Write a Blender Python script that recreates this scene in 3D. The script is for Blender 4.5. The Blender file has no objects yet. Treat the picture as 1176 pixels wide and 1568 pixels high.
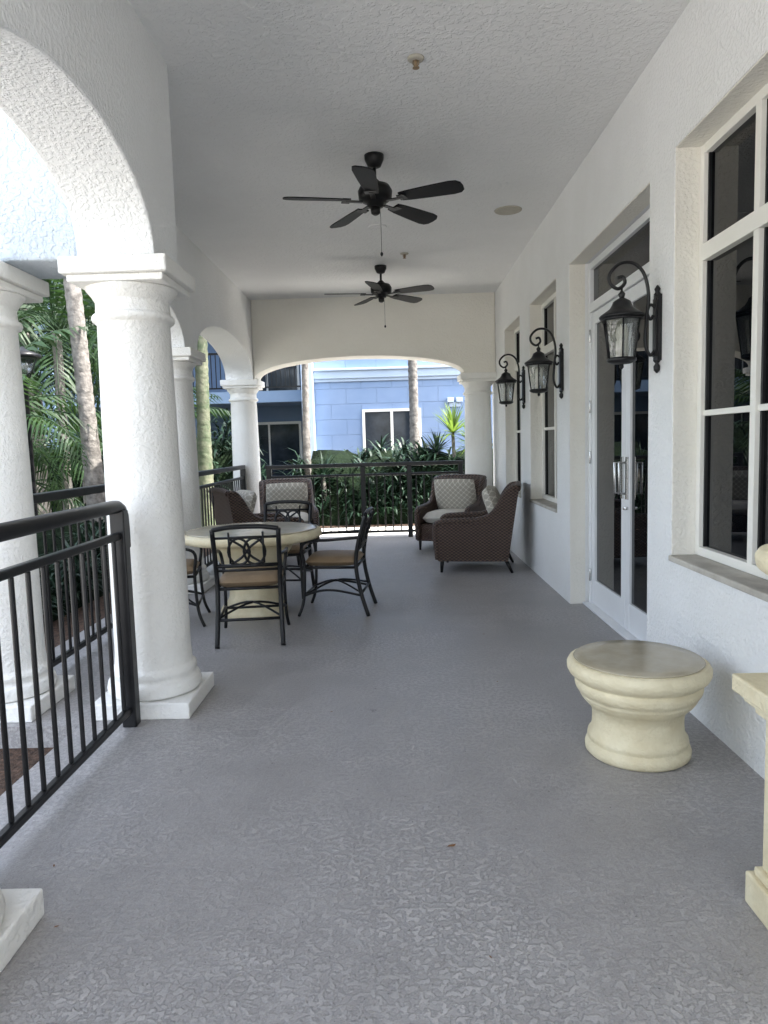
import bpy, math, random
from mathutils import Vector, Matrix, Quaternion
random.seed(7)
sc=bpy.context.scene
R=math.radians

# ------------------------------------------------------------ materials
def nd(nt,t,**k):
    n=nt.nodes.new(t)
    for a,b in k.items(): setattr(n,a,b)
    return n
def make(name,c1,c2=None,scale=3,rough=.7,bs=0,bd=.002,thr=None,metal=0,spec=.5,detail=4,rr=None,coat=0,ior=None):
    m=bpy.data.materials.new(name); m.use_nodes=True; nt=m.node_tree
    b=nt.nodes['Principled BSDF']
    b.inputs['Roughness'].default_value=rough; b.inputs['Metallic'].default_value=metal
    b.inputs['Specular IOR Level'].default_value=spec
    if ior: b.inputs['IOR'].default_value=ior
    if coat: b.inputs['Coat Weight'].default_value=coat
    tc=nd(nt,'ShaderNodeTexCoord')
    if c2 is None: b.inputs['Base Color'].default_value=(*c1,1)
    else:
        n=nd(nt,'ShaderNodeTexNoise'); n.inputs['Scale'].default_value=scale; n.inputs['Detail'].default_value=detail
        n.inputs['Roughness'].default_value=.65
        r=nd(nt,'ShaderNodeValToRGB'); r.color_ramp.elements[0].position=.35; r.color_ramp.elements[1].position=.65
        r.color_ramp.elements[0].color=(*c1,1); r.color_ramp.elements[1].color=(*c2,1)
        nt.links.new(tc.outputs['Object'],n.inputs['Vector']); nt.links.new(n.outputs['Fac'],r.inputs['Fac'])
        nt.links.new(r.outputs['Color'],b.inputs['Base Color'])
    if bs:
        n=nd(nt,'ShaderNodeTexNoise'); n.inputs['Scale'].default_value=bs; n.inputs['Detail'].default_value=3
        nt.links.new(tc.outputs['Object'],n.inputs['Vector']); src=n.outputs['Fac']
        if thr:
            r=nd(nt,'ShaderNodeMapRange'); r.interpolation_type='SMOOTHSTEP'
            r.inputs['From Min'].default_value=thr[0]; r.inputs['From Max'].default_value=thr[1]
            nt.links.new(src,r.inputs['Value']); src=r.outputs['Result']
        bp=nd(nt,'ShaderNodeBump'); bp.inputs['Distance'].default_value=bd; bp.inputs['Strength'].default_value=1
        nt.links.new(src,bp.inputs['Height']); nt.links.new(bp.outputs['Normal'],b.inputs['Normal'])
    return m

M={}
M['stucco']=make('stucco_wall',(.815,.815,.80),(.86,.86,.85),1.3,.85,50,.0026,(.40,.64))
M['stucco_cream_bounce']=make('stucco_cream_bounce',(.82,.79,.71),(.86,.83,.755),1.1,.85,55,.002,(.40,.64))  # warm copy of wall stucco; end beam's reflected light is in the colour
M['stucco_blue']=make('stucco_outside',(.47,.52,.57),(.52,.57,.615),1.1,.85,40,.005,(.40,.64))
M['ceil']=make('ceiling_knockdown',(.775,.775,.765),(.83,.83,.82),.8,.8,34,.0026,(.44,.60))
M['column']=make('column_paint',(.81,.79,.74),(.86,.85,.81),2,.7,55,.0018,(.40,.65))
M['trim']=make('window_trim',(.82,.80,.73),(.85,.83,.77),3,.5)
M['door']=make('door_paint',(.80,.81,.82),(.84,.85,.86),2,.35)
M['sill']=make('stone_sill',(.40,.37,.32),(.54,.51,.45),6,.85,60,.002)
M['glass']=make('dark_glass',(.0015,.002,.003),None,1,.006,spec=.36,ior=1.5)
M['glass2']=make('far_glass',(.012,.017,.022),(.04,.05,.065),1.2,.08,spec=.4)
M['black']=make('black_metal',(.006,.006,.007),(.012,.012,.013),8,.35,spec=.35)
M['fanm']=make('fan_metal',(.004,.004,.005),(.008,.007,.007),8,.4,spec=.3)
M['blade']=make('fan_blade',(.003,.004,.006),(.006,.006,.008),9,.5,spec=.2)
M['cream']=make('cast_stone',(.68,.585,.38),(.80,.72,.51),5,.6,70,.0012,(.35,.6))
M['stone_top']=make('table_top_stone',(.38,.33,.23),(.50,.445,.335),5,.2,60,.0004)
M['steel']=make('brushed_steel',(.55,.55,.55),None,1,.25,metal=1)
M['tan']=make('tan_vinyl',(.24,.165,.095),(.29,.205,.125),7,.55,30,.001)
M['mulch']=make('mulch',(.035,.02,.012),(.12,.07,.045),30,.95,50,.03)
M['ground']=make('ground_cover',(.05,.07,.025),(.13,.12,.07),4,.95,30,.02)
M['conc']=make('concrete_path',(.55,.53,.49),(.66,.64,.60),3,.85,60,.002)
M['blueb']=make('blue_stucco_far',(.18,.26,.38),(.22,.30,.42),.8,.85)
M['bluetrim']=make('blue_trim',(.44,.53,.65),(.48,.57,.68),1,.7)
M['bark']=make('palm_bark',(.10,.09,.08),(.26,.24,.215),9,.9,14,.02)
M['barkg']=make('palm_bark_green',(.06,.085,.04),(.15,.15,.10),6,.8,14,.02)
M['leafb']=make('dry_leaf',(.16,.07,.025),(.25,.13,.05),30,.7)
M['grille']=make('ceiling_grille',(.42,.39,.32),(.47,.44,.37),20,.6)
M['candle']=make('candle_sleeve',(.85,.82,.74),None,1,.5)

def leafmat(name,c1,c2,tr=.3):
    m=make(name,c1,c2,2.5,.5,spec=.35); nt=m.node_tree; b=nt.nodes['Principled BSDF']; out=nt.nodes['Material Output']
    if tr:
        t=nd(nt,'ShaderNodeBsdfTranslucent'); t.inputs['Color'].default_value=(c2[0]*1.4,c2[1]*1.5,c2[2]*.9,1)
        mx=nd(nt,'ShaderNodeMixShader'); mx.inputs[0].default_value=tr
        nt.links.new(b.outputs[0],mx.inputs[1]); nt.links.new(t.outputs[0],mx.inputs[2]); nt.links.new(mx.outputs[0],out.inputs['Surface'])
    return m
M['leaf']=leafmat('palm_leaf',(.010,.030,.012),(.034,.068,.024),.25)
M['leafd']=leafmat('shrub_leaf',(.005,.018,.010),(.018,.046,.022),0)
M['leafy']=leafmat('bright_leaf',(.08,.14,.03),(.17,.24,.06))
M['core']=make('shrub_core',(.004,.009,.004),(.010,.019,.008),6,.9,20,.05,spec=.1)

m=bpy.data.materials.new('lantern_glass'); m.use_nodes=True; nt=m.node_tree; nt.nodes.remove(nt.nodes['Principled BSDF'])
a=nd(nt,'ShaderNodeBsdfTransparent'); a.inputs[0].default_value=(.93,.95,.95,1)
g=nd(nt,'ShaderNodeBsdfGlossy'); g.inputs['Roughness'].default_value=.08
df=nd(nt,'ShaderNodeBsdfTranslucent'); df.inputs[0].default_value=(.95,.96,.96,1)
fr=nd(nt,'ShaderNodeFresnel'); fr.inputs[0].default_value=1.8
n=nd(nt,'ShaderNodeTexNoise'); n.inputs['Scale'].default_value=50; tc=nd(nt,'ShaderNodeTexCoord')
mp=nd(nt,'ShaderNodeMapping'); mp.inputs['Scale'].default_value=(1,1,.2); nt.links.new(tc.outputs['Object'],mp.inputs[0]); nt.links.new(mp.outputs[0],n.inputs['Vector'])
bp=nd(nt,'ShaderNodeBump'); bp.inputs['Distance'].default_value=.006; nt.links.new(n.outputs['Fac'],bp.inputs['Height'])
nt.links.new(bp.outputs[0],g.inputs['Normal']); nt.links.new(bp.outputs[0],fr.inputs['Normal'])
m0=nd(nt,'ShaderNodeMixShader'); m0.inputs[0].default_value=.18; nt.links.new(a.outputs[0],m0.inputs[1]); nt.links.new(df.outputs[0],m0.inputs[2])
mx=nd(nt,'ShaderNodeMixShader'); nt.links.new(fr.outputs[0],mx.inputs[0]); nt.links.new(m0.outputs[0],mx.inputs[1]); nt.links.new(g.outputs[0],mx.inputs[2])
nt.links.new(mx.outputs[0],nt.nodes['Material Output'].inputs['Surface']); M['lglass']=m

# floor
m=bpy.data.materials.new('painted_floor'); m.use_nodes=True; nt=m.node_tree; b=nt.nodes['Principled BSDF']
tc=nd(nt,'ShaderNodeTexCoord')
def noise(sc_,det=5,ro=.6):
    n=nd(nt,'ShaderNodeTexNoise'); n.inputs['Scale'].default_value=sc_; n.inputs['Detail'].default_value=det; n.inputs['Roughness'].default_value=ro
    nt.links.new(tc.outputs['Object'],n.inputs['Vector']); return n.outputs['Fac']
def mr(src,a,b_,c,d):
    r=nd(nt,'ShaderNodeMapRange'); r.interpolation_type='SMOOTHSTEP'
    for k,v in zip(('From Min','From Max','To Min','To Max'),(a,b_,c,d)): r.inputs[k].default_value=v
    nt.links.new(src,r.inputs['Value']); return r.outputs['Result']
def math_(op,x,y):
    q=nd(nt,'ShaderNodeMath',operation=op)
    for i,v in enumerate((x,y)):
        if isinstance(v,(int,float)): q.inputs[i].default_value=v
        else: nt.links.new(v,q.inputs[i])
    return q.outputs[0]
big=noise(.8,4); mid=noise(5,8,.75); fine=noise(50,5,.6); tiny=noise(170,2,.5)
knock=mr(fine,.46,.55,0,1)
patch=mr(big,.40,.58,.15,1)
r=nd(nt,'ShaderNodeValToRGB'); r.color_ramp.elements[0].position=.34; r.color_ramp.elements[1].position=.66
r.color_ramp.elements[0].color=(.310,.295,.288,1); r.color_ramp.elements[1].color=(.415,.397,.388,1)
s=math_('ADD',math_('MULTIPLY',big,.4),math_('MULTIPLY',mid,.6)); nt.links.new(s,r.inputs['Fac'])
kk=math_('ADD',.90,math_('MULTIPLY',math_('MULTIPLY',knock,patch),.24))
speck=mr(noise(70,2,.5),.69,.76,0,.55)
kk=math_('MULTIPLY',kk,math_('SUBTRACT',1,speck))
kk=math_('MULTIPLY',kk,mr(tiny,.3,.7,.90,1.09))
mxc=nd(nt,'ShaderNodeVectorMath',operation='SCALE'); nt.links.new(r.outputs['Color'],mxc.inputs[0]); nt.links.new(kk,mxc.inputs['Scale'])
nt.links.new(mxc.outputs[0],b.inputs['Base Color'])
nt.links.new(mr(mid,.3,.7,.27,.46),b.inputs['Roughness'])
bp=nd(nt,'ShaderNodeBump'); bp.inputs['Distance'].default_value=.0022
nt.links.new(math_('MULTIPLY',knock,math_('ADD',.3,patch)),bp.inputs['Height']); nt.links.new(bp.outputs[0],b.inputs['Normal']); M['floor']=m

# wicker
m=bpy.data.materials.new('wicker_weave'); m.use_nodes=True; nt=m.node_tree; b=nt.nodes['Principled BSDF']; tc=nd(nt,'ShaderNodeTexCoord')
sx=nd(nt,'ShaderNodeSeparateXYZ'); nt.links.new(tc.outputs['Object'],sx.inputs[0])
hx=math_('ADD',sx.outputs[0],sx.outputs[1])
sa=math_('SINE',math_('MULTIPLY',hx,140),0); sb=math_('SINE',math_('MULTIPLY',sx.outputs[2],200),0)
w=math_('MULTIPLY',sa,sb)
ra=nd(nt,'ShaderNodeValToRGB'); ra.color_ramp.elements[0].position=.15; ra.color_ramp.elements[1].position=.9
ra.color_ramp.elements[0].color=(.010,.006,.005,1); ra.color_ramp.elements[1].color=(.135,.082,.060,1)
nt.links.new(math_('ADD',math_('MULTIPLY',w,.5),.5),ra.inputs['Fac']); nt.links.new(ra.outputs[0],b.inputs['Base Color'])
bp=nd(nt,'ShaderNodeBump'); bp.inputs['Distance'].default_value=.005; nt.links.new(w,bp.inputs['Height']); nt.links.new(bp.outputs[0],b.inputs['Normal'])
b.inputs['Roughness'].default_value=.5; M['wicker']=m
def fabric(name,ca,cb):
    global nt
    m=bpy.data.materials.new(name); m.use_nodes=True; nt=m.node_tree; b=nt.nodes['Principled BSDF']; tc=nd(nt,'ShaderNodeTexCoord')
    sx=nd(nt,'ShaderNodeSeparateXYZ'); nt.links.new(tc.outputs['Object'],sx.inputs[0])
    p=math_('SINE',math_('MULTIPLY',math_('ADD',sx.outputs[0],sx.outputs[1]),44),0)
    q=math_('SINE',math_('MULTIPLY',math_('SUBTRACT',sx.outputs[0],sx.outputs[1]),44),0)
    w=math_('ABSOLUTE',math_('MULTIPLY',p,q),0)
    ra=nd(nt,'ShaderNodeValToRGB'); ra.color_ramp.elements[0].position=.10; ra.color_ramp.elements[1].position=.2
    ra.color_ramp.elements[0].color=(*ca,1); ra.color_ramp.elements[1].color=(*cb,1)
    nt.links.new(w,ra.inputs['Fac']); nt.links.new(ra.outputs[0],b.inputs['Base Color']); b.inputs['Roughness'].default_value=.9
    return m
M['fab']=fabric('trellis_fabric',(.66,.62,.54),(.40,.37,.31))
M['fab2']=make('plain_cushion',(.52,.49,.43),(.60,.57,.51),10,.9)
m=make('blue_block_wall',(.22,.31,.47),(.26,.35,.51),.7,.85); nt=m.node_tree; b=nt.nodes['Principled BSDF']; tc=nd(nt,'ShaderNodeTexCoord')
sx=nd(nt,'ShaderNodeSeparateXYZ'); nt.links.new(tc.outputs['Object'],sx.inputs[0]); cx=nd(nt,'ShaderNodeCombineXYZ')
nt.links.new(sx.outputs[0],cx.inputs[0]); nt.links.new(sx.outputs[2],cx.inputs[1])
bt=nd(nt,'ShaderNodeTexBrick'); bt.inputs['Scale'].default_value=1; bt.inputs['Brick Width'].default_value=.81; bt.inputs['Row Height'].default_value=.405
bt.inputs['Mortar Size'].default_value=.012; bt.inputs['Mortar Smooth'].default_value=.5; nt.links.new(cx.outputs[0],bt.inputs['Vector'])
bp=nd(nt,'ShaderNodeBump'); bp.inputs['Distance'].default_value=.012; bp.invert=True
nt.links.new(bt.outputs['Fac'],bp.inputs['Height']); nt.links.new(bp.outputs[0],b.inputs['Normal']); M['block']=m

# ------------------------------------------------------------ mesh builder
import bmesh
class MB:
    def __init__(s): s.v=[]; s.f=[]; s.m=[]; s.s=[]
    def add(s,vs,fs,mi=0,sm=False):
        o=len(s.v); s.v+= [tuple(p) for p in vs]
        for f in fs: s.f.append([i+o for i in f]); s.m.append(mi); s.s.append(sm)
    def box(s,x0,x1,y0,y1,z0,z1,mi=0):
        v=[(x,y,z) for z in(z0,z1) for y in(y0,y1) for x in(x0,x1)]
        s.add(v,[(0,2,3,1),(4,5,7,6),(0,1,5,4),(1,3,7,5),(3,2,6,7),(2,0,4,6)],mi)
    def obox(s,c,ax,ay,az,mi=0):
        c=Vector(c);ax=Vector(ax);ay=Vector(ay);az=Vector(az)
        v=[c+ax*i+ay*j+az*k for k in(-1,1) for j in(-1,1) for i in(-1,1)]
        s.add(v,[(0,2,3,1),(4,5,7,6),(0,1,5,4),(1,3,7,5),(3,2,6,7),(2,0,4,6)],mi)
    def tube(s,pts,r,n=8,mi=0,closed=False):
        P=[Vector(p) for p in pts]; N=len(P); vs=[]; fs=[]
        rs=r if isinstance(r,(list,tuple)) else [r]*N
        ref=None
        for i in range(N):
            if closed: t=P[(i+1)%N]-P[i-1]
            else: t=P[min(i+1,N-1)]-P[max(i-1,0)]
            t.normalize()
            if ref is None:
                ref=Vector((0,0,1)) if abs(t.z)<.9 else Vector((1,0,0))
            ref=(ref-t*ref.dot(t)).normalized(); bi=t.cross(ref)
            for k in range(n):
                a=2*math.pi*k/n; vs.append(P[i]+(ref*math.cos(a)+bi*math.sin(a))*rs[i])
        rng=N if closed else N-1
        for i in range(rng):
            for k in range(n):
                j=(i+1)%N; fs.append((i*n+k,i*n+(k+1)%n,j*n+(k+1)%n,j*n+k))
        s.add(vs,fs,mi,True)
        if not closed:
            o=len(s.v)-len(vs)
            s.f.append([o+k for k in range(n)][::-1]); s.m.append(mi); s.s.append(False)
            s.f.append([o+(N-1)*n+k for k in range(n)]); s.m.append(mi); s.s.append(False)
    def lathe(s,prof,n=32,c=(0,0,0),mi=0,sm=True,rot=0):
        vs=[];fs=[]
        for (r,z) in prof:
            for k in range(n):
                a=2*math.pi*k/n+rot; vs.append((c[0]+r*math.cos(a),c[1]+r*math.sin(a),c[2]+z))
        for i in range(len(prof)-1):
            for k in range(n): fs.append((i*n+k,i*n+(k+1)%n,(i+1)*n+(k+1)%n,(i+1)*n+k))
        s.add(vs,fs,mi,sm)
        o=len(s.v)-len(vs)
        s.f.append([o+k for k in range(n)][::-1]); s.m.append(mi); s.s.append(False)
        s.f.append([o+(len(prof)-1)*n+k for k in range(n)]); s.m.append(mi); s.s.append(False)
    def prism(s,poly,axis,a0,a1,mi=0):
        n=len(poly)
        def P(a,p):
            return (a,p[0],p[1]) if axis=='x' else (p[0],a,p[1]) if axis=='y' else (p[0],p[1],a)
        v=[P(a0,p) for p in poly]+[P(a1,p) for p in poly]
        s.add(v,[list(range(n))[::-1],list(range(n,2*n))]+[(i,(i+1)%n,n+(i+1)%n,n+i) for i in range(n)],mi)
    def build(s,name,mats,parent=None,loc=(0,0,0),rz=0,bevel=0,rot=None,seg=2,fix=True):
        me=bpy.data.meshes.new(name); me.from_pydata(s.v,[],s.f)
        for mt in mats: me.materials.append(mt)
        me.polygons.foreach_set('material_index',s.m); me.polygons.foreach_set('use_smooth',s.s)
        me.update()
        if fix:
            bm=bmesh.new(); bm.from_mesh(me); bmesh.ops.recalc_face_normals(bm,faces=bm.faces); bm.to_mesh(me); bm.free()
        o=bpy.data.objects.new(name,me); sc.collection.objects.link(o)
        o.location=loc; o.rotation_euler=rot if rot else (0,0,rz)
        if parent: o.parent=parent
        if bevel:
            b=o.modifiers.new('bevel','BEVEL'); b.width=bevel; b.segments=seg; b.limit_method='ANGLE'; b.angle_limit=R(40)
        return o
def empty(name,loc=(0,0,0),rz=0,sc_=1):
    e=bpy.data.objects.new(name,None); sc.collection.objects.link(e); e.location=loc; e.rotation_euler=(0,0,rz); e.empty_display_size=.1; e.scale=(sc_,)*3; return e
def smooth_pts(P,k=6):
    P=[Vector(p) for p in P]; out=[]
    for i in range(len(P)-1):
        p0=P[max(i-1,0)];p1=P[i];p2=P[i+1];p3=P[min(i+2,len(P)-1)]
        for j in range(k):
            t=j/k; out.append(.5*((2*p1)+(p2-p0)*t+(2*p0-5*p1+4*p2-p3)*t*t+(3*p1-p0-3*p2+p3)*t**3))
    out.append(P[-1]); return out

CZ=3.34; WX=1.42; SP=2.28
# ------------------------------------------------------------ ground & paths
g=MB(); g.add([(-400,-400,-.16),(400,-400,-.16),(400,400,-.16),(-400,400,-.16)],[(0,1,2,3)]); g.build('ground',[M['ground']])
g=MB(); g.box(-16,-3.35,-8,3.0,-.155,-.125); g.box(-3.3,9,10.75,12.7,-.155,-.125); g.box(-7.6,-5.4,3.0,16,-.155,-.127); g.box(-16,16,-26,-8.01,-.155,-.125); g.box(1.62,16,-8,-2.6,-.155,-.125); g.build('path_and_bounce_paving',[M['conc']])  # wide unseen paving left and behind camera added to bounce sun into porch
g=MB(); g.box(-3.34,-1.62,-6,3.4,-.155,-.11); g.box(-5.38,-2.42,3.4,10.7,-.155,-.112); g.box(-5.3,9,12.72,18.9,-.155,-.11); g.build('mulch_bed',[M['mulch']])
g=MB(); g.prism([(-1.60,-8),(1.6,-8),(1.6,10.55),(-2.40,10.55),(-2.40,3.40),(-1.60,3.40)],'z',-.15,0); g.build('porch_floor',[M['floor']])

# ------------------------------------------------------------ ceiling / roof
bld=empty('hotel_building')
g=MB(); g.prism([(-1.49,-2.3),(1.43,-2.3),(1.43,10.18),(-2.25,10.18),(-2.25,3.53),(-1.49,3.53)],'z',CZ,CZ+.25); g.build('porch_ceiling',[M['ceil']],bld)
ops=[(2.0,3.66,.71,2.76),(4.0,5.78,-1,2.72),(6.22,7.42,.71,2.72),(7.98,9.05,.71,2.72)]
g=MB(); y=-2.5; x0,x1=WX,WX+.3
for (a,b_,z0,z1) in ops:
    g.box(x0,x1,y,a,-.15,CZ+.2)
    if z0>0: g.box(x0,x1,a,b_,-.15,z0)
    g.box(x0,x1,a,b_,z1,CZ+.2); y=b_
g.box(x0,x1,y,10.2,-.15,CZ+.2)
g.build('stucco_wall',[M['stucco']],bld)
g=MB()
for (a,b_,z0,z1) in ops:
    zb=max(z0+.03,.0); g.box(WX+.004,WX+.125,a,a+.006,zb,z1-.006); g.box(WX+.004,WX+.125,b_-.006,b_,zb,z1-.006); g.box(WX+.004,WX+.125,a,b_,z1-.006,z1)
g.build('opening_reveals',[M['stucco_cream_bounce']],bld)
g=MB(); g.box(WX+.02,9,-2.5,10.2,CZ+.2,6.6); g.box(WX+.75,9,-2.45,10.15,-.15,CZ+.2); g.build('upper_storey',[M['stucco']],bld)
g=MB()
for (a,b_,z0,z1) in ops:
    if z0>0: g.box(WX-.015,WX+.15,a+.002,b_-.002,z0,z0+.03)
g.build('window_sills',[M['sill']],bld,bevel=.006)
FX=WX+.12
def window(a,b_,z0,z1,cols,zt=2.24,zm=1.46,name='porch_window'):
    f=MB(); gl=MB(); t=.045
    f.box(FX,FX+.07,a,a+t,z0,z1); f.box(FX,FX+.07,b_-t,b_,z0,z1)
    f.box(FX+.001,FX+.07,a+t,b_-t,z0,z0+t); f.box(FX+.001,FX+.07,a+t,b_-t,z1-t,z1)
    f.box(FX-.004,FX+.068,a+t,b_-t,zt-.04,zt+.04)
    w=(b_-a-2*t)/cols
    for i in range(1,cols): f.box(FX-.002,FX+.066,a+t+w*i-.022,a+t+w*i+.022,z0+t,zt-.04); f.box(FX-.002,FX+.066,a+t+w*i-.022,a+t+w*i+.022,zt+.04,z1-t)
    for i in range(cols):
        ya=a+t+w*i+(.022 if i else 0); yb=a+t+w*(i+1)-(.022 if i<cols-1 else 0)
        f.box(FX+.012,FX+.06,ya,yb,zm-.014,zm+.014)
        for (q0,q1) in((z0+t,zm-.014),(zm+.014,zt-.04),(zt+.04,z1-t)):
            f.box(FX+.02,FX+.05,ya,ya+.012,q0,q1,1); f.box(FX+.02,FX+.05,yb-.012,yb,q0,q1,1)
    gl.box(FX+.035,FX+.042,a+.01,b_-.01,z0+.01,z1-.01)
    e=empty(name); e.parent=bld
    f.build('frame',[M['trim'],M['black']],e,bevel=.003); gl.build('glass',[M['glass']],e)
window(2.007,3.653,.742,2.753,3)
window(6.227,7.413,.742,2.713,2); window(7.987,9.043,.742,2.713,2)
def door():
    a,b_=4.007,5.773; e=empty('french_door'); e.parent=bld; f=MB(); gl=MB(); h=MB(); X=FX+.03
    f.box(X,X+.09,a,a+.05,0,2.712); f.box(X,X+.09,b_-.05,b_,0,2.712); f.box(X+.001,X+.09,a+.05,b_-.05,2.66,2.712); f.box(X-.003,X+.088,a+.05,b_-.05,2.33,2.40)
    f.box(X-.05,X+.12,a+.002,b_-.002,0.001,.018)
    mid=(a+b_)/2
    for (p,q) in((a+.055,mid-.003),(mid+.003,b_-.055)):
        s=.085; x0_,x1_=X+.012,X+.06
        f.box(x0_,x1_,p,p+s,.02,2.325); f.box(x0_,x1_,q-s,q,.02,2.325)
        f.box(x0_+.002,x1_-.002,p+s,q-s,.02,.22); f.box(x0_+.002,x1_-.002,p+s,q-s,2.23,2.325)
    gl.box(X+.03,X+.038,a+.1,b_-.1,.1,2.3); gl.box(X+.03,X+.038,a+.04,b_-.04,2.36,2.7)
    for yy in (mid-.05,mid+.05):
        h.box(X+.0,X+.012,yy-.02,yy+.02,.93,1.22); h.tube([(X+.005,yy,.97),(X-.045,yy,.97),(X-.045,yy,1.18),(X+.005,yy,1.18)],.011,8)
    h.lathe([(.02,0),(.02,.02)],16,(X+.0,mid-.05,.86))
    for z in (.25,1.2,1.6,2.15):
        h.tube([(X+.0,b_-.052,z-.05),(X+.0,b_-.052,z+.05)],.009); h.tube([(X+.0,a+.052,z-.05),(X+.0,a+.052,z+.05)],.009)
    f.build('frame',[M['door']],e,bevel=.004); gl.build('glass',[M['glass']],e); h.build('handles_and_hinges',[M['steel']],e,bevel=.002)
door()

# ------------------------------------------------------------ arcade walls
def arch_wall(name,axis,t0,t1,a0,a1,opens,ztop,mat,N=56):
    L=[(a0,SP)]
    for (p,q,rise) in opens:
        L.append((p,SP)); c=(p+q)/2; hs=(q-p)/2
        for i in range(1,N):
            th=math.pi*(1-i/N); L.append((c+hs*math.cos(th),SP+rise*max(0,math.sin(th))**.9))
        L.append((q,SP))
    L.append((a1,SP)); n=len(L)
    P=(lambda t,a,z:(t,a,z)) if axis=='y' else (lambda t,a,z:(a,t,z))
    v=[];
    for (a,z) in L: v+=[P(t0,a,z),P(t1,a,z),P(t0,a,ztop),P(t1,a,ztop)]
    f=[]
    for i in range(n-1):
        o=i*4;q=o+4
        f+=[(o,q,q+2,o+2),(o+1,o+3,q+3,q+1),(o,o+1,q+1,q),(o+2,q+2,q+3,o+3)]
    f+=[(0,2,3,1),((n-1)*4,(n-1)*4+1,(n-1)*4+3,(n-1)*4+2)]
    m=MB(); m.add(v,f); return m.build(name,[mat],bevel=.012)
CX=-2.07; NX=-1.31
arch_wall('arcade_wall','y',NX-.18,NX+.19,-2.3,3.89,[(-.15,1.50,.41),(1.92,3.49,.41)],CZ+.05,M['stucco'])
arch_wall('arcade_wall','y',CX-.19,CX+.19,3.905,10.19,[(3.92,6.59,.42),(7.01,9.79,.42)],CZ+.05,M['stucco'])
arch_wall('end_arch_wall','x',9.81,10.188,CX+.192,WX-.002,[(CX+.215,.99,.27)],CZ+.05,M['stucco_cream_bounce'])
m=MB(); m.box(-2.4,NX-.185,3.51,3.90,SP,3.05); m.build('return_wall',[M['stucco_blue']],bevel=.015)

def column(x,y):
    m=MB(); m.box(-.25,.25,-.25,.25,0,.085)
    m.lathe([(.20,.085),(.235,.09),(.243,.12),(.235,.155),(.215,.165),(.215,.185),(.222,.195),(.218,.215),(.200,.23),(.195,.30),(.191,1.0),(.184,1.6),(.178,1.985),
        (.182,1.99),(.198,1.998),(.205,2.015),(.198,2.032),(.182,2.04),(.180,2.10),(.187,2.105),(.198,2.125),(.220,2.15),(.228,2.165)],48,(0,0,0))
    m.box(-.232,.232,-.232,.232,2.165,2.20); m.box(-.258,.258,-.258,.258,2.20,SP-.001)
    return m.build('porch_column',[M['column']],loc=(x,y,0),bevel=.008)
for x,y in [(NX,1.71),(NX,3.70),(NX,-.32),(CX-.04,3.70),(CX,6.80),(CX,10.0),(1.19,10.0)]: column(x,y)

def railing(axis,c,a0,a1,posts,H=1.12,elbow=False):
    m=MB()
    def B(a,b_,w,z0,z1):
        if axis=='y': m.box(c-w,c+w,a,b_,z0,z1)
        else: m.box(a,b_,c-w,c+w,z0,z1)
    if elbow:
        t=MB(); t.tube([(c,a0,H-.03),(c,a1-.10,H-.03),(c,a1-.05,H-.033),(c,a1-.015,H-.048),(c,a1+.008,H-.08),(c,a1+.014,H-.14),(c,a1+.014,H-.24)],.032,16)
        o=len(m.v); m.v+=t.v; m.f+=[[i+o for i in f] for f in t.f]; m.m+=t.m; m.s+=t.s
    else: B(a0,a1,.03,H-.055,H)
    B(a0,a1,.017,H-.19,H-.155); B(a0,a1,.017,.07,.105)
    for p in posts: B(p-.034,p+.034,.035,0,H-.05)
    n=int((a1-a0)/.112)
    for i in range(1,n):
        p=a0+(a1-a0)*i/n
        if all(abs(p-q)>.05 for q in posts): B(p-.009,p+.009,.0092,.104,H-.188)
    m.build('railing',[M['black']],bevel=.007)
railing('y',-1.33,1.95,3.42,[1.99,3.39],elbow=True)
railing('y',-1.33,-.1,1.47,[-.06,1.43])
railing('y',CX-.02,3.95,6.58,[3.99,6.54])
railing('y',CX,7.02,9.78,[7.06,9.74])
railing('x',10.28,-1.85,1.0,[-1.81,-.45,.22,.96],1.09)
railing('x',3.62,-5.5,-2.4,[-2.44,-4,-5.46])

# ------------------------------------------------------------ fans
def fan(x,y,a0):
    e=empty('ceiling_fan',(x,y,0)); m=MB()
    m.lathe([(.02,CZ-.085),(.045,CZ-.075),(.066,CZ-.03),(.068,CZ+.002)],28)
    m.lathe([(.012,CZ-.17),(.012,CZ-.08)],12)
    z=CZ-.29
    m.lathe([(.03,z-.06),(.055,z-.055),(.06,z-.03),(.09,z-.02),(.115,z+.0),(.12,z+.05),(.10,z+.085),(.05,z+.10),(.03,z+.12),(.02,z+.13)],32)
    m.lathe([(.014,z-.11),(.03,z-.10),(.035,z-.06)],16)
    m.tube([(.03,0,z-.07),(.035,0,z-.12),(.035,0,z-.36)],.0018,5); m.lathe([(.003,-.03),(.010,-.02),(.010,-.008),(.003,0)],10,(.035,0,z-.36))
    m.build('motor',[M['fanm']],e)
    for i in range(5):
        a=a0+R(72)*i; b=MB()
        b.obox((.15,0,z-.025),(.06,0,0),(0,.016,0),(0,0,.004)); b.obox((.205,0,z-.022),(.028,0,0),(0,.045,0),(0,0,.004))
        L=[(.19,.045),(.25,.055),(.40,.066),(.56,.074),(.61,.066),(.635,.04),(.64,0)]
        poly=L+[(px,-py) for px,py in L[::-1][1:]]
        t=math.tan(R(-12)); vs=[(px,py,z-.016+py*t-px*.012) for px,py in poly]+[(px,py,z-.008+py*t-px*.012) for px,py in poly]; n=len(poly)
        b.add(vs,[list(range(n))[::-1],list(range(n,2*n))]+[(k,(k+1)%n,n+(k+1)%n,n+k) for k in range(n)],1)
        b.build('blade',[M['fanm'],M['blade']],e,rz=a)
fan(-.08,5.13,R(-24)); fan(-.09,8.2,R(-27))
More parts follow.
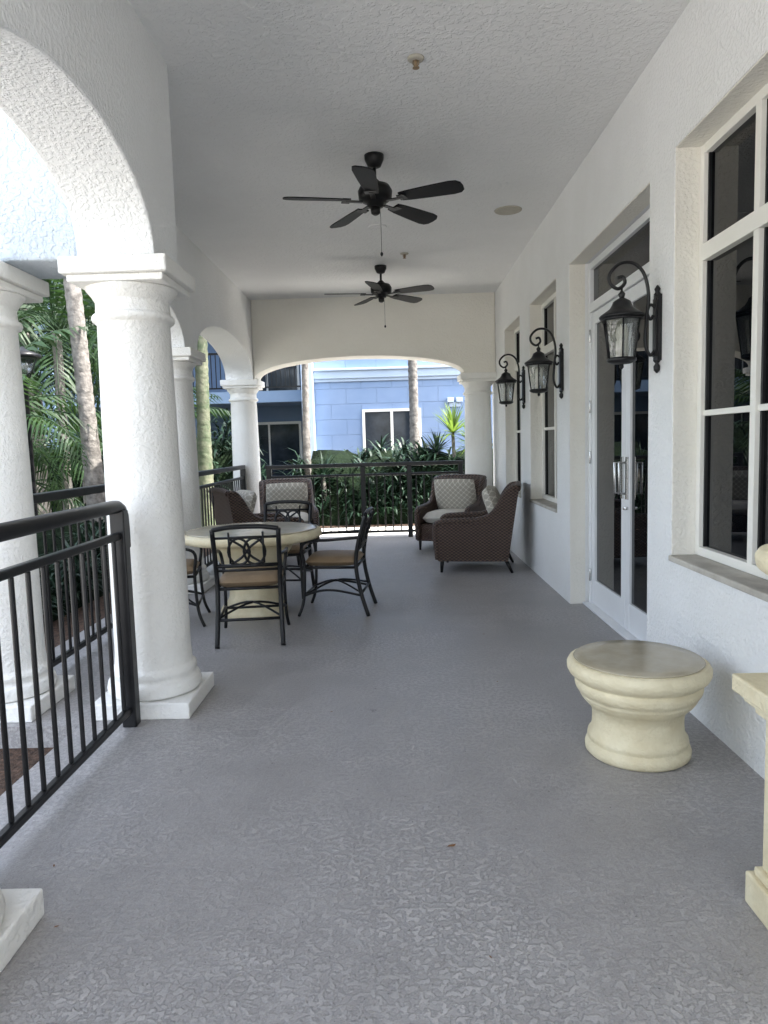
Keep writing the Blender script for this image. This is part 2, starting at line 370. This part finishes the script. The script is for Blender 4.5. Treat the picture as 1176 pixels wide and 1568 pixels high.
def disc(name,x,y,r,mat,drop=.01):
    m=MB(); m.lathe([(r*.86,CZ-drop*.6),(r*.88,CZ-drop),(r*.97,CZ-drop*.8),(r,CZ+.002)],40,(x,y,0))
    m.build(name,[mat])
disc('ceiling_speaker',1.05,6.40,.12,M['grille'],.008); disc('ceiling_speaker',-.09,6.75,.085,M['ceil'])
def sprinkler(x,y):
    m=MB(); m.lathe([(.03,CZ-.012),(.042,CZ-.008),(.045,CZ+.001)],24,(x,y,0)); m.lathe([(.008,CZ-.045),(.01,CZ-.0125)],10,(x,y,0),1)
    m.lathe([(.018,CZ-.05),(.018,CZ-.047)],14,(x,y,0),1); m.tube([(x-.013,y,CZ-.01),(x-.015,y,CZ-.03),(x,y,CZ-.048)],.003,6,1); m.tube([(x+.013,y,CZ-.01),(x+.015,y,CZ-.03),(x,y,CZ-.048)],.003,6,1)
    m.build('fire_sprinkler',[M['grille'],M['tan']])
sprinkler(.17,3.90); sprinkler(.17,7.7)

# ------------------------------------------------------------ wall lanterns
def lantern(y,z):
    e=empty('wall_lantern',(WX,y,z)); m=MB(); gl=MB()
    m.box(-.022,0,-.032,.032,-.17,.17); m.box(-.03,-.02,-.022,.022,-.15,.15); m.lathe([(.004,-.235),(.016,-.22),(.018,-.20),(.008,-.185),(.02,-.17)],12,(-.014,0,0)); m.lathe([(.02,.17),(.01,.185),(.016,.2),(.003,.22)],12,(-.014,0,0))
    m.tube(smooth_pts([(-.02,0,-.11),(-.05,0,-.14),(-.075,0,-.08),(-.07,0,.05),(-.06,0,.17),(-.085,0,.28),(-.14,0,.335),(-.21,0,.335),(-.262,0,.285),(-.26,0,.235),(-.22,0,.207),(-.185,0,.235),(-.195,0,.268),(-.222,0,.262)]),.0095,8)
    m.tube(smooth_pts([(-.02,0,.10),(-.05,0,.12),(-.066,0,.08),(-.05,0,.045),(-.035,0,.065)]),.008,8)
    m.tube([(-.2,0,.215),(-.2,0,.17)],.006,8)
    cx=-.2
    m.lathe([(.113,.055),(.116,.065),(.110,.072),(.09,.085),(.062,.105),(.05,.125),(.045,.14),(.03,.15),(.012,.16),(.016,.17),(.018,.18),(.010,.19),(.004,.20)],24,(cx,0,0))
    m.lathe([(.100,.04),(.108,.045),(.108,.055),(.10,.056)],24,(cx,0,0))
    m.lathe([(.01,-.185),(.05,-.18),(.074,-.17),(.076,-.155),(.070,-.15)],24,(cx,0,0)); m.lathe([(.003,-.21),(.012,-.20),(.01,-.185)],12,(cx,0,0))
    for k in range(6):
        a=math.pi/3*k+.3; m.tube([(cx+.072*math.cos(a),.072*math.sin(a),-.155),(cx+.100*math.cos(a),.100*math.sin(a),.045)],.0045,6)
    gl.add([(cx+r*math.cos(math.pi/3*k+.3),r*math.sin(math.pi/3*k+.3),zz) for (r,zz) in((.070,-.15),(.097,.045)) for k in range(6)],[(k,(k+1)%6,6+(k+1)%6,6+k) for k in range(6)])
    c=MB()
    for dx,dy in((.025,0),(-.013,.022),(-.013,-.022)): c.lathe([(.011,-.15),(.011,-.06),(.006,-.055),(.013,-.03),(.010,0),(.002,.02)],10,(cx+dx,dy,0))
    m.build('frame',[M['black']],e); gl.build('glass',[M['lglass']],e,fix=False); c.build('bulb_candles',[M['candle']],e)
for y in (3.84,5.99,7.70): lantern(y,1.92)

# ------------------------------------------------------------ cast stone furniture
def stool(x,y):
    e=empty('garden_stool_table',(x,y,0)); m=MB()
    m.lathe([(.206,0),(.216,.010),(.218,.03),(.212,.048),(.203,.054),(.203,.06),(.208,.068),(.205,.084),(.196,.095),(.190,.11),(.187,.15),(.189,.195),(.196,.200),(.198,.210),(.206,.214),(.224,.232),(.237,.250),(.240,.256),(.240,.266),(.247,.270),(.256,.284),(.261,.300),(.261,.312),(.252,.318),(.252,.324),(.268,.334),(.284,.348),(.293,.366),(.294,.384),(.286,.400),(.274,.408),(.262,.409)],64)
    m.build('body',[M['cream']],e)
    t=MB(); t.lathe([(.262,.409),(.266,.413),(.262,.416),(.2,.417),(.01,.418)],64); t.build('top',[M['stone_top']],e)
stool(1.02,2.98)
def table(x,y):
    e=empty('round_table',(x,y,0)); m=MB()
    m.lathe([(.255,0),(.27,.015),(.27,.05),(.255,.075),(.24,.085),(.22,.11),(.20,.15),(.19,.25),(.20,.36),(.215,.37),(.215,.39),(.24,.41),(.27,.45),(.285,.47),(.285,.49),(.31,.52),(.33,.56),(.33,.59),(.30,.61)],56)
    m.lathe([(.30,.61),(.52,.612),(.555,.622),(.57,.645),(.568,.672),(.555,.688),(.53,.69)],72)
    m.build('pedestal_and_rim',[M['cream']],e)
    t=MB(); t.lathe([(.53,.69),(.533,.695),(.5,.698),(.01,.698)],72); t.build('top',[M['stone_top']],e)
table(-1.17,5.72)
m=MB(); m.box(.985,1.405,1.40,1.965,0,.095); m.box(1.0,1.395,1.42,1.945,.095,.12); m.box(1.015,1.385,1.44,1.93,.12,.57)
m.box(.995,1.395,1.42,1.95,.57,.60); m.box(.97,1.405,1.40,1.965,.60,.625); m.box(.945,1.408,1.38,1.985,.625,.675)
m.lathe([(.12,.675),(.12,.70),(.07,.73),(.06,.78),(.08,.81),(.13,.84),(.18,.89),(.20,.95),(.205,.98),(.232,1.0),(.238,1.03),(.225,1.05),(.20,1.05),(.18,1.0)],48,(1.165,1.78,0))
m.build('garden_urn_pedestal',[M['cream']],bevel=.006)

# ------------------------------------------------------------ cushions / chairs
def cushion(name,w,d,h,mat,parent,loc,rot,N=14,pinch=.5):
    m=MB(); vs=[]
    for s_ in (1,-1):
        for j in range(N+1):
            for i in range(N+1):
                u=2*i/N-1; v=2*j/N-1
                prof=max(0,(1-abs(u)**4))**pinch*max(0,(1-abs(v)**4))**pinch
                k=1-.04*(abs(v)**2); k2=1-.04*(abs(u)**2)
                vs.append((u*w/2*k,v*d/2*k2,s_*(h/2*prof*(.85+.15*math.cos(u*1.5)))))
    f=[]; n=N+1
    for j in range(N):
        for i in range(N):
            a=j*n+i; f.append((a,a+1,a+n+1,a+n)); o=n*n; f.append((o+a,o+a+n,o+a+n+1,o+a+1))
    m.add(vs,f,0,True); o=m.build(name,[mat],parent,loc,rot=rot,fix=False)
    return o
def dining(x,y,rz):
    e=empty('iron_dining_chair',(x,y,0),rz,.95); m=MB()
    for s in(-1,1):
        m.tube(smooth_pts([(s*.235,-.31,0),(s*.228,-.25,.2),(s*.225,-.215,.42),(s*.228,-.24,.62),(s*.232,-.31,.85)],5),.0175,8)
        m.tube(smooth_pts([(s*.25,.28,0),(s*.235,.235,.14),(s*.232,.22,.42),(s*.25,.235,.58),(s*.262,.17,.635),(s*.262,0,.645),(s*.25,-.15,.655),(s*.228,-.25,.66)],5),.013,8)
        m.tube(smooth_pts([(s*.235,.235,.17),(s*.22,.1,.21),(s*.215,-.05,.21),(s*.228,-.26,.17)],5),.010,8)
        m.tube([(s*.12,-.305,.83),(s*.12,-.245,.60)],.008,6)
    def q(x_,z_): return (x_,-.225-(z_-.55)*.27,z_)
    m.tube(smooth_pts([q(-.232,.85),q(-.1,.868),q(.1,.868),q(.232,.85)],5),.017,8)
    m.tube([q(-.232,.79),q(.232,.79)],.010,8); m.tube([q(-.228,.58),q(.228,.58)],.014,8); m.tube([q(-.228,.545),q(.228,.545)],.010,8)
    for cx_ in(-.055,.055):
        m.tube([q(cx_+.075*math.cos(t*math.pi/10),.685+.098*math.sin(t*math.pi/10)) for t in range(20)],.010,6,closed=True)
    for s in(-1,1): m.tube(smooth_pts([q(s*.115,.59),q(s*.04,.64),q(0,.685),q(-s*.04,.73),q(-s*.115,.78)],4),.009,6)
    m.tube([(-.232,.22,.41),(.232,.22,.41)],.012,8); m.tube([(-.225,-.215,.41),(.225,-.215,.41)],.012,8)
    for s in(-1,1): m.tube([(s*.228,-.215,.41),(s*.232,.22,.41)],.012,8)
    m.tube([(-.23,-.255,.19),(.23,-.255,.19)],.011,8); m.tube([(-.235,.235,.17),(.235,.235,.17)],.010,8)
    m.tube(smooth_pts([(-.23,-.25,.2),(0,0,.26),(.235,.235,.17)],5),.009,6); m.tube(smooth_pts([(.23,-.25,.2),(0,0,.262),(-.235,.235,.17)],5),.009,6)
    m.build('iron_frame',[M['black']],e)
    cushion('seat_pad',.47,.46,.10,M['tan'],e,(0,.0,.455),(0,0,0),pinch=.25)
dining(-1.04,5.02,R(6)); dining(-.50,5.78,R(84)); dining(-1.78,5.50,R(-80)); dining(-1.05,6.50,R(175))

def wicker(x,y,rz):
    e=empty('wicker_armchair',(x,y,0),rz); m=MB()
    poly=[(.34,.13),(.365,.46),(.34,.505),(.2,.515),(-.08,.53),(-.22,.60),(-.31,.76),(-.38,.845),(-.47,.85),(-.45,.72),(-.36,.13)]
    m.prism(poly,'x',.29,.36); m.prism(poly,'x',-.36,-.29)
    bk=[(-.28,.13),(-.36,.13),(-.45,.72),(-.475,.865),(-.455,.89),(-.40,.885),(-.37,.84),(-.29,.5)]
    m.prism(bk,'x',-.289,.289)
    m.box(-.289,.289,.29,.335,.13,.33); m.box(-.289,.289,-.28,.29,.29,.33)
    for s in(-1,1):
        m.tube(smooth_pts([(s*.325,.36,.14),(s*.325,.385,.44),(s*.325,.345,.52),(s*.325,.2,.535),(s*.325,-.08,.55),(s*.325,-.22,.62),(s*.325,-.32,.78),(s*.325,-.39,.86),(s*.325,-.47,.87)],4),.034,8)
    m.tube(smooth_pts([(-.33,-.46,.865),(-.2,-.465,.885),(.2,-.465,.885),(.33,-.46,.865)],4),.034,8)
    m.tube([(-.34,.345,.14),(.34,.345,.14)],.022,8)
    for s in(-1,1): m.tube([(s*.33,.34,.14),(s*.33,-.36,.14)],.022,8)
    m.build('wicker_body',[M['wicker']],e)
    l=MB()
    for sx_ in(-.31,.31):
        l.tube([(sx_,.32,.14),(sx_,.33,0)],[.022,.014],8); l.tube([(sx_,-.33,.14),(sx_*1.05,-.40,0)],[.022,.014],8)
    l.build('legs',[M['fanm']],e)
    cushion('seat_cushion',.575,.62,.17,M['fab2'],e,(0,.02,.405),(0,0,0),pinch=.22)
    cushion('back_pillow',.56,.46,.18,M['fab'],e,(0,-.22,.66),(R(70),0,0),pinch=.3)
wicker(.85,7.60,R(80)); wicker(.72,9.15,R(158)); wicker(-1.40,9.3,R(192)); wicker(-1.55,8.1,R(-60))

def leafbit(x,y,s,a):
    m=MB(); L=[(-1,0,.1),(-.4,.35,.3),(.3,.4,.2),(1,.05,.5),(.35,-.35,.1),(-.4,-.3,.25)]
    m.add([(p[0]*s,p[1]*s,.003+p[2]*s*.5) for p in L],[(0,1,2,3,4,5)]); m.build('fallen_leaf',[M['leafb']],loc=(x,y,0),rz=a,fix=False)
for p in [(.16,2.27,.017,.3),(.55,3.9,.008,1),(.22,1.75,.006,2),(-1.0,1.9,.008,.6),(-1.15,2.2,.008,2),(.6,4.9,.01,0),(-.35,3.5,.008,.5)]: leafbit(*p)

# ------------------------------------------------------------ far building
fb=empty('blue_hotel_wing')
F=19.0
g=MB(); g.box(-2.05,12,F,F+6,-.15,8.5); g.build('block_wall',[M['block']],fb)
g=MB()
for z0,z1,d in((3.02,3.10,.05),(3.10,3.30,.10),(3.30,3.36,.16),(5.9,6.2,.1)): g.box(-2.08,12,F-d,F-.003,z0,z1)
g.box(-2.35,-2.052,F-.35,F+6,-.15,8.5); g.build('cornice_bands',[M['bluetrim']],fb,bevel=.01)
def farwin(x0,x1,z0,z1,y):
    w=MB(); w.box(x0,x1,y-.05,y-.002,z0,z0+.07); w.box(x0,x1,y-.05,y-.002,z1-.07,z1)
    for x in(x0,(x0+x1)/2-.035,x1-.07): w.box(x,x+.07,y-.052,y-.002,z0+.07,z1-.07)
    w.box(x0-.08,x1+.08,y-.08,y-.003,z0-.08,z0-.001)
    w.box(x0+.03,x1-.03,y-.02,y-.004,z0+.03,z1-.03,1)
    w.build('window',[M['trim'],M['glass2']],fb)
farwin(-.80,.76,1.0,2.28,F); farwin(-.8,.76,4.1,5.4,F); farwin(4,5.6,1.0,2.3,F)
g=MB(); g.box(1.45,1.62,F-.12,F-.002,2.4,2.52); g.box(1.68,1.85,F-.12,F-.002,2.4,2.52); g.box(1.5,1.8,F-.05,F-.003,2.28,2.4); g.build('utility_box',[M['bluetrim']],fb,bevel=.01)
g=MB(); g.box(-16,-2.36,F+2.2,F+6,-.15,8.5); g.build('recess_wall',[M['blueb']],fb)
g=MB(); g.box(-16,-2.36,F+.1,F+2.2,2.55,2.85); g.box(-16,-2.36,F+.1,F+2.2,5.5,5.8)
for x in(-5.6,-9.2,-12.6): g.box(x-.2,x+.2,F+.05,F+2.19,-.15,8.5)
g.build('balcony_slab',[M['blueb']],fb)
g=MB(); wn=MB()
for zb in(2.85,5.8):
    g.box(-16,-2.4,F+.14,F+.19,zb+.98,zb+1.04); g.box(-16,-2.4,F+.15,F+.18,zb+.08,zb+.12)
    for i in range(110): g.box(-16+.123*i,-16+.123*i+.022,F+.155,F+.177,zb+.12,zb+.98)
g.build('balcony_railing',[M['black']],fb)
for xb in(-4.6,-8,-11.6):
    for zb in(-.1,2.9):
        wn.box(xb,xb+1.9,F+2.1,F+2.19,zb,zb+2.2,0); wn.box(xb+.07,xb+.92,F+2.08,F+2.12,zb+.07,zb+2.12,1); wn.box(xb+.98,xb+1.83,F+2.07,F+2.11,zb+.07,zb+2.12,1)
wn.build('sliding_doors',[M['trim'],M['glass2']],fb)

# ------------------------------------------------------------ vegetation
def blade(mb,p,az,el,L,w,droop,segs=3,mi=0):
    p=Vector(p); h=Vector((math.cos(az),math.sin(az),0)); sd=Vector((-math.sin(az),math.cos(az),0)); vs=[]
    q=p.copy(); e=el
    for i in range(segs+1):
        t=i/segs; ww=w*(.55+1.2*t-1.7*t*t) if i<segs else 0
        if i<segs: vs+= [q-sd*ww,q+sd*ww]
        else: vs.append(q.copy())
        q=q+(h*math.cos(e)+Vector((0,0,1))*math.sin(e))*(L/segs); e-=droop/segs
    f=[(2*i,2*i+1,2*i+3,2*i+2) for i in range(segs-1)]+[(2*segs-2,2*segs-1,2*segs)]
    mb.add(vs,f,mi,False)
def frond(mb,base,az,el,L,droop,leafL,n=26,mi=0):
    q=Vector(base); h=Vector((math.cos(az),math.sin(az),0)); sd=Vector((-math.sin(az),math.cos(az),0)); e=el; pts=[]
    for i in range(n+1):
        t=i/n; pts.append(q.copy()); tan=h*math.cos(e)+Vector((0,0,1))*math.sin(e)
        if t>.12:
            ll=leafL*(math.sin(math.pi*min(1,(t*.9+.08)))**.6)
            for s in(-1,1):
                d=(sd*s*.85+tan*.55+Vector((0,0,-.25-random.random()*.35))).normalized()*ll*(.85+.3*random.random())
                wv=tan*leafL*.045
                mid=q+d*.45+Vector((0,0,.03))
                mb.add([q,mid+wv,q+d+Vector((0,0,-.12*ll)),mid-wv],[(0,1,2,3)],mi)
        q=q+tan*(L/n); e-=droop/n*(.5+t)
    mb.tube(pts[::3],[.012*(1-i/len(pts[::3]))+.003 for i in range(len(pts[::3]))],5,mi)
def palm(x,y,H,r,lean=(0,0),nf=16,L=2.0,leafL=.5,green=False,name='palm_tree'):
    e=empty(name,(x,y,-.13)); t=MB(); N=int(H*14)+3; P=[];rs=[]
    for i in range(N+1):
        k=i/N; P.append((lean[0]*k**1.3,lean[1]*k**1.3,H*k)); rs.append(r*(1.2-.35*min(1,k*3)+(.04 if i%2 else -.03)+(.35*max(0,.08-k)/.08)))
    t.tube(P,rs,14); t.build('trunk',[M['barkg'] if green else M['bark']],e)
    c=MB(); top=Vector(P[-1])
    for i in range(nf):
        az=2*math.pi*i/nf*1.618*2+random.random(); el=R(75-95*(i/nf))+random.uniform(-.1,.1)
        frond(c,top+Vector((0,0,random.uniform(-.15,.1))),az,el,L*random.uniform(.8,1.1),R(95)*random.uniform(.8,1.2),leafL)
    c.build('fronds',[M['leaf']],e,fix=False)
palm(-3.78,9.0,6.2,.115,(-.30,0)); palm(-1.62,13.2,6.5,.075,(.12,0)); palm(.50,16.2,6.5,.12,(-.05,0)); palm(-3.25,12.2,6.0,.13,(.1,0),green=True)
palm(-7.2,9.5,3.2,.09,(.1,0),20,2.1,.55); palm(-6.2,12.5,2.6,.09,(0,0),20,2.2,.55); palm(-8.8,12.5,4.4,.1,(.2,0),20,2.3,.6)
palm(-5.3,10.2,1.2,.08,(0,0),18,1.8,.5); palm(-5.0,7.4,.6,.07,(0,0),16,1.5,.45); palm(-7.2,15.5,4.5,.1,(0,0),20,2.3,.6)
palm(-4.9,15.0,1.8,.1,(0,0),16,2.0,.5); palm(-9.5,16,5.5,.12,(0,0),20,2.4,.6); palm(-4.3,4.9,1.55,.06,(-.2,.1),12,1.15,.32)
palm(-5.0,10.8,3.3,.08,(0,0),20,2.2,.6); palm(-5.9,11.6,4.2,.09,(0,0),20,2.3,.6); palm(-5.9,13.6,3.4,.09,(0,0),20,2.2,.6); palm(-4.75,8.4,1.9,.07,(0,0),16,1.6,.45); palm(-6.6,13.0,5.2,.1,(0,0),20,2.4,.6)

def hedge(name,x0,x1,y0,y1,h,n,L,w,nb=20,mat='leafd',ch=.62):
    e=empty(name); mb=MB()
    for i in range(n):
        px=random.uniform(x0,x1); py=random.uniform(y0,y1); hh=h*random.uniform(.35,1)*(.82+.18*math.sin(px*2.3+py))
        for k in range(nb):
            z=hh*random.uniform(.25,1)-.12
            blade(mb,(px+random.uniform(-.05,.05),py+random.uniform(-.05,.05),z),random.uniform(0,6.283),random.uniform(.2,1.25),L*random.uniform(.6,1.1),w*random.uniform(.7,1.2),random.uniform(.8,2.3))
    mb.build('leaves',[M[mat]],e,fix=False)
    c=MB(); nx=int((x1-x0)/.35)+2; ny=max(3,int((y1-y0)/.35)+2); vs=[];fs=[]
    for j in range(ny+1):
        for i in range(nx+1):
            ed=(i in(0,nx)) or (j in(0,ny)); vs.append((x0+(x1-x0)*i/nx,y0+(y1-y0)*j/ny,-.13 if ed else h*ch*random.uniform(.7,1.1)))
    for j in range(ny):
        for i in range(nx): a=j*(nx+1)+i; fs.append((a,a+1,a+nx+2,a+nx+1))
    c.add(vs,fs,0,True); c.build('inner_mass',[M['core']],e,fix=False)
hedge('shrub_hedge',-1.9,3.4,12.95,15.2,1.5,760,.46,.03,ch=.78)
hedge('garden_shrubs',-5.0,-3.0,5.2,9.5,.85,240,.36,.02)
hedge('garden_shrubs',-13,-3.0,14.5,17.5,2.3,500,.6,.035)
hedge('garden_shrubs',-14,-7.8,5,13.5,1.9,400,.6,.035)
def rosette(name,x,y,z,L,n,mat):
    e=empty(name,(x,y,-.13)); t=MB(); t.tube([(0,0,0),(.03,0,z*.5),(0,0,z)],[.04,.035,.03],8); t.build('stem',[M['bark']],e)
    m=MB()
    for i in range(n): blade(m,(0,0,z),random.uniform(0,6.283),random.uniform(-.3,1.5),L*random.uniform(.8,1.1),.028,random.uniform(.2,.8))
    m.build('leaves',[M[mat]],e,fix=False)
rosette('yucca_plant',1.12,13.4,1.65,.6,70,'leafy'); rosette('yucca_plant',.8,13.3,1.3,.5,50,'leafd'); rosette('yucca_plant',1.45,13.2,1.4,.55,60,'leafy')
rosette('yucca_plant',-1.3,13.1,.9,.5,50,'leafd')

e=empty('street_lamp',(-4.25,8.3,-.13)); m=MB()
m.lathe([(.09,0),(.09,.05),(.06,.12),(.045,.3),(.035,.5),(.032,2.3),(.05,2.32),(.06,2.36)],16); m.lathe([(.18,2.58),(.2,2.6),(.19,2.63),(.05,2.68),(.01,2.72)],20)
for k in range(4):
    a=k*math.pi/2; m.tube([(.055*math.cos(a),.055*math.sin(a),2.35),(.16*math.cos(a),.16*math.sin(a),2.59)],.008,6)
m.build('post_and_hood',[M['black']],e); m=MB(); m.lathe([(.05,2.36),(.12,2.57)],16); m.build('globe',[M['lglass']],e,fix=False)

# ------------------------------------------------------------ light
el,az=R(58),R(97)
S=Vector((math.sin(az)*math.cos(el),math.cos(az)*math.cos(el),math.sin(el)))
sl=bpy.data.lights.new('sun','SUN'); sl.energy=16; sl.angle=R(.5); sl.color=(1,.96,.90)
so=bpy.data.objects.new('sun',sl); sc.collection.objects.link(so); so.rotation_euler=S.to_track_quat('Z','Y').to_euler()
w=bpy.data.worlds.new('World'); sc.world=w; w.use_nodes=True; nt=w.node_tree
sk=nt.nodes.new('ShaderNodeTexSky'); sk.sky_type='NISHITA'; sk.sun_disc=False; sk.sun_elevation=el; sk.sun_rotation=az; sk.dust_density=2.5; sk.air_density=1.0
hs=nt.nodes.new('ShaderNodeHueSaturation'); hs.inputs['Saturation'].default_value=.55; nt.links.new(sk.outputs[0],hs.inputs['Color'])
bg=nt.nodes['Background']; bg.inputs['Strength'].default_value=.98; nt.links.new(hs.outputs[0],bg.inputs['Color'])
sc.view_settings.view_transform='Standard'; sc.view_settings.look='None'; sc.view_settings.exposure=0

# ------------------------------------------------------------ camera
cd=bpy.data.cameras.new('camera'); co=bpy.data.objects.new('camera',cd); sc.collection.objects.link(co)
cd.sensor_fit='VERTICAL'; cd.sensor_height=24; cd.lens=24*1089/1568; cd.clip_end=2000; cd.clip_start=.05
co.matrix_world=Matrix.Translation((0,0,1.35))@Matrix.Rotation(R(.89),4,'Z')@Matrix.Rotation(R(90-5.44),4,'X')@Matrix.Rotation(-.028,4,'Z')
sc.camera=co
